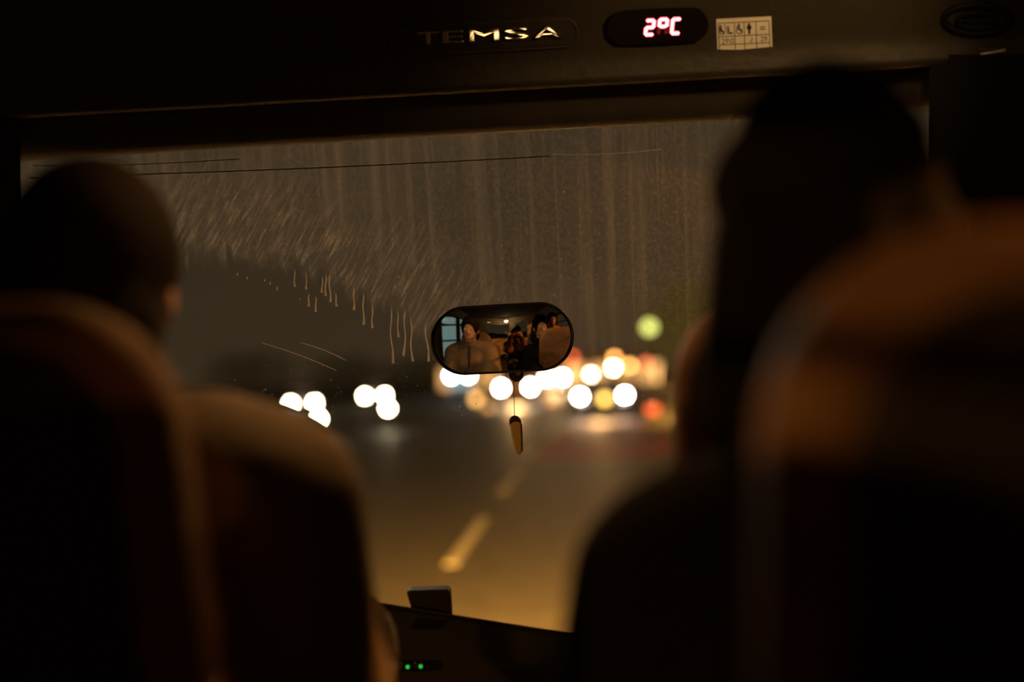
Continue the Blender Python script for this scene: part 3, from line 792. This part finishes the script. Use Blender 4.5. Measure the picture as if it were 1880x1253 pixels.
# lane dashes
p0, p1 = G(829, 1038), G(889, 951); p2, p3 = G(924, 906), G(947, 864)
lx = (p0.x+p1.x)/2; LEN = p1.y-p0.y; PER = ((p2.y+p3.y)-(p0.y+p1.y))/2
def dash(x, y0, y1, w):
    ys2 = [y0+(y1-y0)*i/3 for i in range(4)]
    a = [Vector((curve_x(x-w/2, y), y, 0)) for y in ys2]; b = [Vector((curve_x(x+w/2, y), y, 0)) for y in ys2[::-1]]
    return prism(a+b, (0, 0, .001), (0, 0, .006))
for k in range(-1, 12): part(road, 'lane_dash', dash(lx, p0.y+k*PER, p0.y+k*PER+LEN, .15), m_paint)
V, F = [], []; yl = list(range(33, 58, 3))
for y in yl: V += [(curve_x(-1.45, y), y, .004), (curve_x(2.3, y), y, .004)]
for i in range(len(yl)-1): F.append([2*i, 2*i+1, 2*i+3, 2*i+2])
part(road, 'red_glow_patch', (V, F), mat('red_glow_road', (.6, .02, .01), .6, noise=.3, nscale=2))  # red glow of tail lamps on the road, put into a coloured patch
# low kerb on the right
V, F = [], []
yl = list(range(-10, 240, 6))
for y in yl:
    for dx, z in ((0, 0), (0, .15), (.25, .15), (.25, 0)): V.append((curve_x(4.2+dx, y), y, z))
for i in range(len(yl)-1):
    for k in range(3): F.append([i*4+k, i*4+k+1, i*4+4+k+1, i*4+4+k])
structure('kerb', (V, F), mat('kerb_concrete', (.25, .23, .2), .8, noise=.2), 'concrete kerb along the right of the road')

# vehicles ----------------------------------------------------------
VC = {}
def vehicle(kind, loc, rz, label, colour, head=None, tail=None, hz=.66, sep=1.25, hr=.13, both=True, amber=None, stretch=(1, 1, 1)):
    name = {'car': 'car', 'van': 'van', 'truck': 'truck', 'motorcycle': 'motorcycle'}[kind]
    t = thing(name, label, name, loc, rz, 'vehicles on the road ahead')
    t.scale = stretch; sep /= stretch[0]; hz /= stretch[2]
    paint = mat('paint_%.2f_%.2f' % (colour[0], colour[2]), colour, .3); gl = mat('car_glass', (.01, .011, .012), .1)
    def ex(out, w, m, nm, bev=.04): return part(t, nm, prism([Vector((-w/2, y, z)) for y, z in out], (0, 0, 0), (w, 0, 0), bev, 2), m, True, True)
    if kind == 'motorcycle':
        front, wd = .75, .3
        for y in (-.65, .62): part(t, 'wheel', tube([(0, y+.28*math.cos(a*math.pi/10), .33+.28*math.sin(a*math.pi/10)) for a in range(21)], .05, 8), m_rub, True, True)
        part(t, 'frame', join(tube([(0, -.65, .33), (0, -.1, .45), (0, .3, .8)], .05, 8), tube([(0, .62, .33), (0, .4, .95)], .04, 8)), paint, True, True)
        part(t, 'tank', sphere((0, .1, .82), .2, 14, 10, (.7, 1.3, .7)), paint, True, True)
        part(t, 'saddle', box((0, -.35, .82), (.26, .6, .1), .04, 3), m_rub, True, True)
        part(t, 'handlebar', tube([(-.36, .3, 1.05), (0, .42, 1.0), (.36, .3, 1.05)], .018, 8), m_dark, True, True)
        part(t, 'headlamp', cyl((0, .52, hz), (0, 1, 0), hr, .08, 20), head, False, True)
        return t
    if kind == 'car':
        Lf, wd = 2.1, 1.74
        ex([(-2.1, .3), (2.05, .28), (2.12, .5), (2.05, .72), (1.1, .92), (-1.9, .98), (-2.15, .8), (-2.15, .45)], wd, paint, 'body', .07)
        ex([(1.05, .9), (.35, 1.40), (-.95, 1.43), (-1.75, .97)], wd-.22, gl, 'window_band', .05)
        ex([(.42, 1.36), (.30, 1.44), (-.95, 1.47), (-1.1, 1.36)], wd-.26, paint, 'roof', .03)
        wr, wy_ = .32, (1.3, -1.3)
    elif kind == 'van':
        Lf, wd = 2.5, 1.95
        ex([(-2.5, .35), (2.45, .32), (2.55, .6), (2.5, .95), (1.95, 1.2), (1.3, 2.1), (-2.45, 2.2), (-2.55, .6)], wd, paint, 'body', .07)
        ex([(2.02, 1.22), (1.40, 2.0), (1.32, 1.95), (1.92, 1.2)], wd-.2, gl, 'windscreen', .01)
        part(t, 'side_windows', box((0, -.2, 1.65), (wd+.01, 3.0, .55), .03), gl, False, True)
        wr, wy_ = .36, (1.6, -1.6)
    else:
        Lf, wd = 3.4, 2.3
        ex([(1.6, .55), (3.35, .5), (3.45, 1.0), (3.4, 1.6), (3.05, 2.6), (1.6, 2.65)], wd, paint, 'cab', .07)
        ex([(3.42, 1.62), (3.10, 2.5), (3.02, 2.48), (3.34, 1.6)], wd-.2, gl, 'windscreen', .01)
        ex([(-3.4, .95), (1.5, .95), (1.5, 3.1), (-3.4, 3.1)], wd+.1, mat('cargo_grey', (.2, .19, .17), .6), 'cargo_box', .04)
        part(t, 'chassis', box((0, -.4, .7), (.9, 6.0, .3), .03), m_dark, False, True)
        wr, wy_ = .48, (2.3, -2.2)
    for s in (-1, 1):
        for y in wy_: part(t, 'wheel', join(cyl((s*(wd/2-.1), y, wr), (1, 0, 0), wr, .22, 22), cyl((s*(wd/2-.0), y, wr), (1, 0, 0), wr*.6, .05, 16)), m_rub, False, True)
        if head: part(t, 'headlamp', cyl((s*sep/2, Lf+.02, hz), (0, 1, 0), hr, .10, 24), head, False, True)
        if tail: part(t, 'tail_lamp', box((s*(wd/2-.2), -Lf-.08, .85), (.32, .08, .2), .03), tail, False, True)
        if amber: part(t, 'indicator_lamp', cyl((s*(sep/2+.12), Lf+.02, hz-.2), (0, 1, 0), .12, .08, 16), amber, False, True)
        part(t, 'door_mirror', box((s*(wd/2+.1), .75 if kind == 'car' else Lf-.7, 1.0 if kind == 'car' else 1.5), (.18, .08, .14), .03), m_dark, False, True)
    part(t, 'grille', box((0, Lf+.03, .55), (.8, .06, .16), .02), m_dark, False, True)
    part(t, 'number_plate', box((0, Lf+.06, .40), (.5, .02, .11), .004), mat('plate_white', (.6, .6, .6), .5), False, True)
    part(t, 'bumper', box((0, Lf+.02, .36), (wd-.1, .16, .16), .04), m_dark, False, True)
    return t
HOT = 95
def hd(nm, c, s=HOT): return glow(nm, c, s)
white_w = hd('lamp_warm_white', (1, .86, .55)); white = hd('lamp_white', (1, .90, .72)); cool = hd('lamp_cool', (.62, .95, 1.0), 60)
tail_r = glow('tail_red', (1, .03, .01), 14); tail_o = glow('brake_red', (1, .08, .02), 3); amb = glow('amber', (1, .42, .05), 10)
def oncoming(kind, px, py, z, label, colour, head, sep, hr, **k):
    """pixel = middle of its headlamp pair; z = lamp height, so the ground fixes how far away it stands"""
    g = k.pop('y', None); p = atY(px, py, g) if g else G(px, py, z)
    if g: z = p.z
    Lf = {'car': 2.12, 'van': 2.52, 'truck': 3.42, 'motorcycle': .56}[kind]
    d = Vector((-p.x, -p.y, 0)).normalized()
    base = Vector((p.x, p.y, 0))-d*Lf
    rz = math.atan2(d.y, d.x)-math.pi/2
    beam = k.pop('beam', 0)
    v = vehicle(kind, base, rz, label, colour, head=head, tail=tail_r, hz=z, sep=sep, hr=hr, **k)
    if beam:
        ld = bpy.data.lights.new('headlamp_beam', 'SPOT'); ld.energy = beam; ld.color = (1, .55, .2); ld.spot_size = R(60); ld.spot_blend = .9; ld.shadow_soft_size = .2
        lo = bpy.data.objects.new('headlamp_beam', ld); COL.objects.link(lo); lo.parent = v; lo.location = (0, Lf+.3, z)
        lo.rotation_euler = Vector((0, 1, -.05)).to_track_quat('-Z', 'Y').to_euler()
oncoming('car', 556, 741, .66, 'oncoming car whose bright headlamps show just above the driver shoulder', (.3, .3, .3), white_w, 1.35, .15)
oncoming('motorcycle', 586, 769, .80, 'motorcycle with a single headlamp low beside the driver shoulder', (.05, .06, .1), white_w, 0, .09)
oncoming('car', 688, 727, .66, 'oncoming car with a warm headlamp pair left of the mirror', (.4, .38, .35), white_w, 1.42, .16)
oncoming('motorcycle', 712, 750, .85, 'motorcycle with a single headlamp below the warm pair', (.15, .03, .03), white_w, 0, .11)
oncoming('van', 844, 690, 1.0, 'van with bluish white headlamps under the left end of the mirror', (.5, .5, .5), cool, 1.45, .22, y=122)
oncoming('truck', 947, 712, 1.0, 'truck with wide set headlamps below the mirror', (.3, .1, .05), white, 1.82, .18, y=88, beam=2500)
oncoming('van', 1018, 694, 1.0, 'van with close set bright headlamps under the right end of the mirror', (.5, .45, .4), white, 1.35, .22, y=124, beam=4000)
oncoming('car', 1106, 727, 1.0, 'broad car with wide set headlamps beside the right seat', (.05, .05, .06), white, 1.88, .115, y=60, beam=1500, stretch=(1.2, 1.1, 1.12))
def leading(px, py, y, label, colour, tail, kind='car'):
    p = atY(px, py, y); vehicle(kind, (p.x+.68, y+2.1, 0), R(-6), label, colour, head=None, tail=tail)
leading(1212, 760, 42, 'car driving ahead hidden behind the right seat, red tail lamps lit', (.2, .2, .2), tail_o)

# post lamps, signals
def globe_post(px, py, y, r, m, label, name='globe_lamp_post', cat='lamp post'):
    p = atY(px, py, y); t = thing(name, label, cat, (p.x, p.y, 0), 0, 'lamps by the road')
    part(t, 'post', tube([(p.x, p.y, 0), (p.x, p.y, p.z-r)], [.06, .035], 10), m_dark)
    part(t, 'base_plate', cyl((p.x, p.y, .05), (0, 0, 1), .14, .1, 14), m_dark)
    part(t, 'globe', sphere(p, r, 20, 14), m, True)
    part(t, 'finial', cyl(p+Vector((0, 0, r)), (0, 0, 1), r*.3, .06, 10), m_dark)
pink = glow('globe_pink', (1, .72, .52), 45); warm = glow('globe_warm', (1, .72, .45), 70); ora = glow('globe_orange', (1, .42, .10), 18); yel = glow('globe_yellow', (1, .55, .10), 8); grn = glow('globe_green', (.66, .70, .16), 3.6)
for px, py, y, r, m, lab in (
    (1085, 688, 112, .19, pink, 'pinkish globe lamp right of the mirror'), (1126, 676, 118, .22, warm, 'brightest warm globe lamp of the cluster right of the mirror'),
    (1156, 672, 126, .24, ora, 'orange globe lamp close beside the brightest one'), (1128, 658, 132, .24, ora, 'orange globe lamp above the brightest one'),
    (1050, 657, 128, .26, glow('globe_red', (1, .12, .035), 7), 'red globe lamp at the right end of the mirror'),
    (1186, 667, 96, .18, glow('globe_red2', (1, .14, .05), 6), 'red globe lamp half hidden by the right seat'),
    (1110, 733, 57.5, .17, yel, 'low yellow globe lamp between two white headlamps'), (874, 733, 84, .26, glow('globe_dim', (1, .50, .14), 4.5), 'dim amber globe lamp left of the truck headlamps'),
    (897, 748, 78, .2, glow('globe_dim2', (1, .45, .12), 2.2), 'faint amber globe lamp low under the mirror'), (1012, 738, 90, .3, glow('globe_dim3', (1, .45, .12), 2.0), 'faint amber globe lamp between truck and van'),
    (1192, 601, 52, .22, grn, 'greenish yellow globe lamp among the tree leaves')):
    globe_post(px, py, y, r, m, lab)

# long lit shop building closing the view
B = atY(1010, 700, 150); bx = B.x
BL = thing('roadside_shop', 'low roadside shop row with warm lit windows far ahead', 'building', (bx, 150, 0))
m_bw = mat('shop_wall', (.35, .26, .16), .8, noise=.15, nscale=.6)
bwid = 24.0
part(BL, 'wall', box((bx, 154, 1.75), (bwid, 8, 3.5)), m_bw)
part(BL, 'roof', box((bx, 153.6, 3.6), (bwid+.8, 9.2, .25), .05), mat('shop_roof', (.08, .05, .04), .8))
for i in range(9):
    x = bx-bwid/2+1.4+i*2.65
    f = part(BL, 'window', box((x, 149.98, 1.45), (2.1, .12, 2.2)), m_dark)
    part(f, 'pane', box((x, 149.90, 1.45), (1.95, .04, 2.05)), glow('shop_lit_%d' % (i % 3), (1, .50, .16), (1.5, .9, 2.2)[i % 3]))
part(BL, 'awning', box((bx, 149.3, 2.85), (bwid-.6, 1.3, .12), .03), mat('awning_ochre', (.45, .22, .06), .8))

# trees
m_leaf = mat('leaf', (.055, .10, .025), .7, noise=.3, nscale=2); m_bark = mat('bark', (.06, .045, .03), .9, noise=.3)
def tree(px, y, h, rad, label, nl=1500, low=.3):
    p = atY(px, 675, y); b = Vector((p.x, y, 0)); t = thing('tree', label, 'tree', b, 0, 'roadside trees')
    part(t, 'trunk', tube([b, b+Vector((.1, 0, h*.3)), b+Vector((-.1, .1, h*.75))], [.18, .14, .05], 10), m_bark, True)
    for k in range(5):
        a = k*1.26; part(t, 'branch', tube([b+Vector((0, 0, h*.38)), b+Vector((math.cos(a)*rad*.35, math.sin(a)*rad*.35, h*.58)), b+Vector((math.cos(a)*rad*.7, math.sin(a)*rad*.7, h*.72))], [.07, .05, .02], 6), m_bark)
    V, F = [], []; c = b+Vector((0, 0, h*(1+low)/2))
    for i in range(nl):
        d = Vector((random.gauss(0, 1), random.gauss(0, 1), random.gauss(0, 1))).normalized()*random.random()**.4
        q = c+Vector((d.x*rad, d.y*rad, d.z*h*(1-low)/2)); s = random.uniform(.10, .22)
        u = Vector((random.gauss(0, 1), random.gauss(0, 1), random.gauss(0, 1))).normalized(); w = u.orthogonal().normalized()
        k = len(V); V += [q-u*s, q+w*s*.45, q+u*s, q-w*s*.45]; F.append([k, k+1, k+2, k+3])
    f = part(t, 'foliage', (V, F), m_leaf); f['kind'] = 'stuff'
tree(1290, 55, 5.6, 2.4, 'leafy tree beside the greenish globe lamp', 1700)
tree(460, 150, 5.4, 5.5, 'broad dark tree far off at the left beyond the driver', 2200, .12)
tree(640, 170, 5.0, 5.5, 'dark tree far off above the warm headlamp pair', 2200, .12)
tree(770, 180, 4.6, 5.0, 'dark tree far off left of the mirror', 2200, .12)

# street lamps with their light
SOD = (1, .50, .14)
def street_lamp(base, h, arm, label, power, col=SOD, aim=None, size=120, s=30):
    b = Vector(base); t = thing('street_lamp', label, 'street lamp', b, 0, 'street lamps'); top = b+Vector((0, 0, h)); e = top+Vector((arm[0], arm[1], .3))
    part(t, 'pole', tube([b, b+Vector((0, 0, h*.6)), top], [.10, .08, .05], 12), mat('pole_grey', (.2, .2, .2), .5, .6), True)
    part(t, 'arm', tube([top, top+(e-top)*.5+Vector((0, 0, .1)), e], .04, 8), mat('pole_grey'), True)
    part(t, 'lamp_head', box(e, (.34, .6, .14), .05, 3), mat('pole_grey'))
    part(t, 'lens', box(e-Vector((0, 0, .08)), (.26, .45, .04), .012), glow('street_%.2f_%d' % (col[1], s), col, s))
    ld = bpy.data.lights.new('street_light', 'SPOT'); ld.energy = power; ld.color = col; ld.spot_size = R(size); ld.spot_blend = .6; ld.shadow_soft_size = .15
    lo = bpy.data.objects.new('street_light', ld); COL.objects.link(lo); lo.parent = t; lo.location = e-Vector((0, 0, .14))-b
    d = (Vector(aim)-(e-Vector((0, 0, .14)))) if aim else Vector((0, 0, -1)); lo.rotation_euler = d.to_track_quat('-Z', 'Y').to_euler()
street_lamp((-9.5, 26, 0), 7.5, (3.0, 0), 'tall street lamp at the left of the road ahead of the bus', 4500, (1, .72, .46), (-.2, 3, 2.2), 30)
street_lamp((8.0, 20, 0), 7.4, (-3.4, 0), 'tall street lamp at the right of the road ahead, behind the bushy haired passenger', 2500, SOD, (-.6, 1.6, 2.1), 26)
street_lamp((13, 2.5, 0), 6.0, (-2, 0), 'street lamp to the right of the bus shining through its side windows', 14000, (1, .33, .06), (.6, -.3, 2.2), 40)
street_lamp((24, -9, 0), 5.0, (-2, 0), 'far street lamp behind the bus on the right', 4000, (1, .30, .05), (0, 1, 2.2), 30)
street_lamp((-15, -7, 0), 4.1, (2.5, 0), 'street lamp behind the bus beyond the left lanes', 7500, (1, .40, .08), (.2, .8, 2.1), 40)
# lit advertising panel of a bus stop, left of the bus, seen in the mirror
AD = thing('lit_panel', 'cool lit advertising panel beside the road, reflected at the left of the mirror', 'sign', (-3.75, -7.6, 0), R(-18))
part(AD, 'frame', box((0, 0, 2.0), (2.3, .16, 2.7), .03), m_dark, False, True)
for x in (-.8, .8): part(AD, 'support_leg', box((x, 0, .35), (.1, .1, .7)), m_dark, False, True)
part(AD, 'lit_face', box((0, .09, 2.0), (2.1, .03, 2.5), .005), glow('ad_cool', (.50, .80, .80), .34), False, True)
for z in (1.75, 2.75): part(AD, 'divider', box((0, .11, z), (2.1, .03, .12)), m_dark, False, True)
# headlamps of the bus itself
for x, lab in ((-1.0, 'left headlamp on the nose of the bus'), (.66, 'right headlamp on the nose of the bus')):
    t = thing('bus_headlamp', lab, 'headlamp', (x, 3.75, .82))
    part(t, 'housing', tube([(x, 3.66, .82), (x, 3.78, .82)], .11, 20), m_dark)
    part(t, 'lens', tube([(x, 3.775, .82), (x, 3.785, .82)], .095, 20), glow('bus_lamp', (1, .8, .5), 8))
    ld = bpy.data.lights.new('headlamp_beam', 'SPOT'); ld.energy = 50000; ld.color = (1, .46, .075); ld.spot_size = R(46); ld.spot_blend = 1.0; ld.shadow_soft_size = .06
    lo = bpy.data.objects.new('headlamp_beam', ld); COL.objects.link(lo); lo.parent = t; lo.location = (0, .06, 0)
    lo.rotation_euler = Vector((0.0, 1, -.058)).to_track_quat('-Z', 'Y').to_euler()
structure('wall_nose', join(box((xm, 3.62, .95), (XR-XL+.1, .10, 1.0), .04), box((xm, 3.35, .98), (XR-XL, .5, .06))), mat('bus_paint', (.3, .3, .3), .4), 'outer nose panel of the bus below the windscreen')
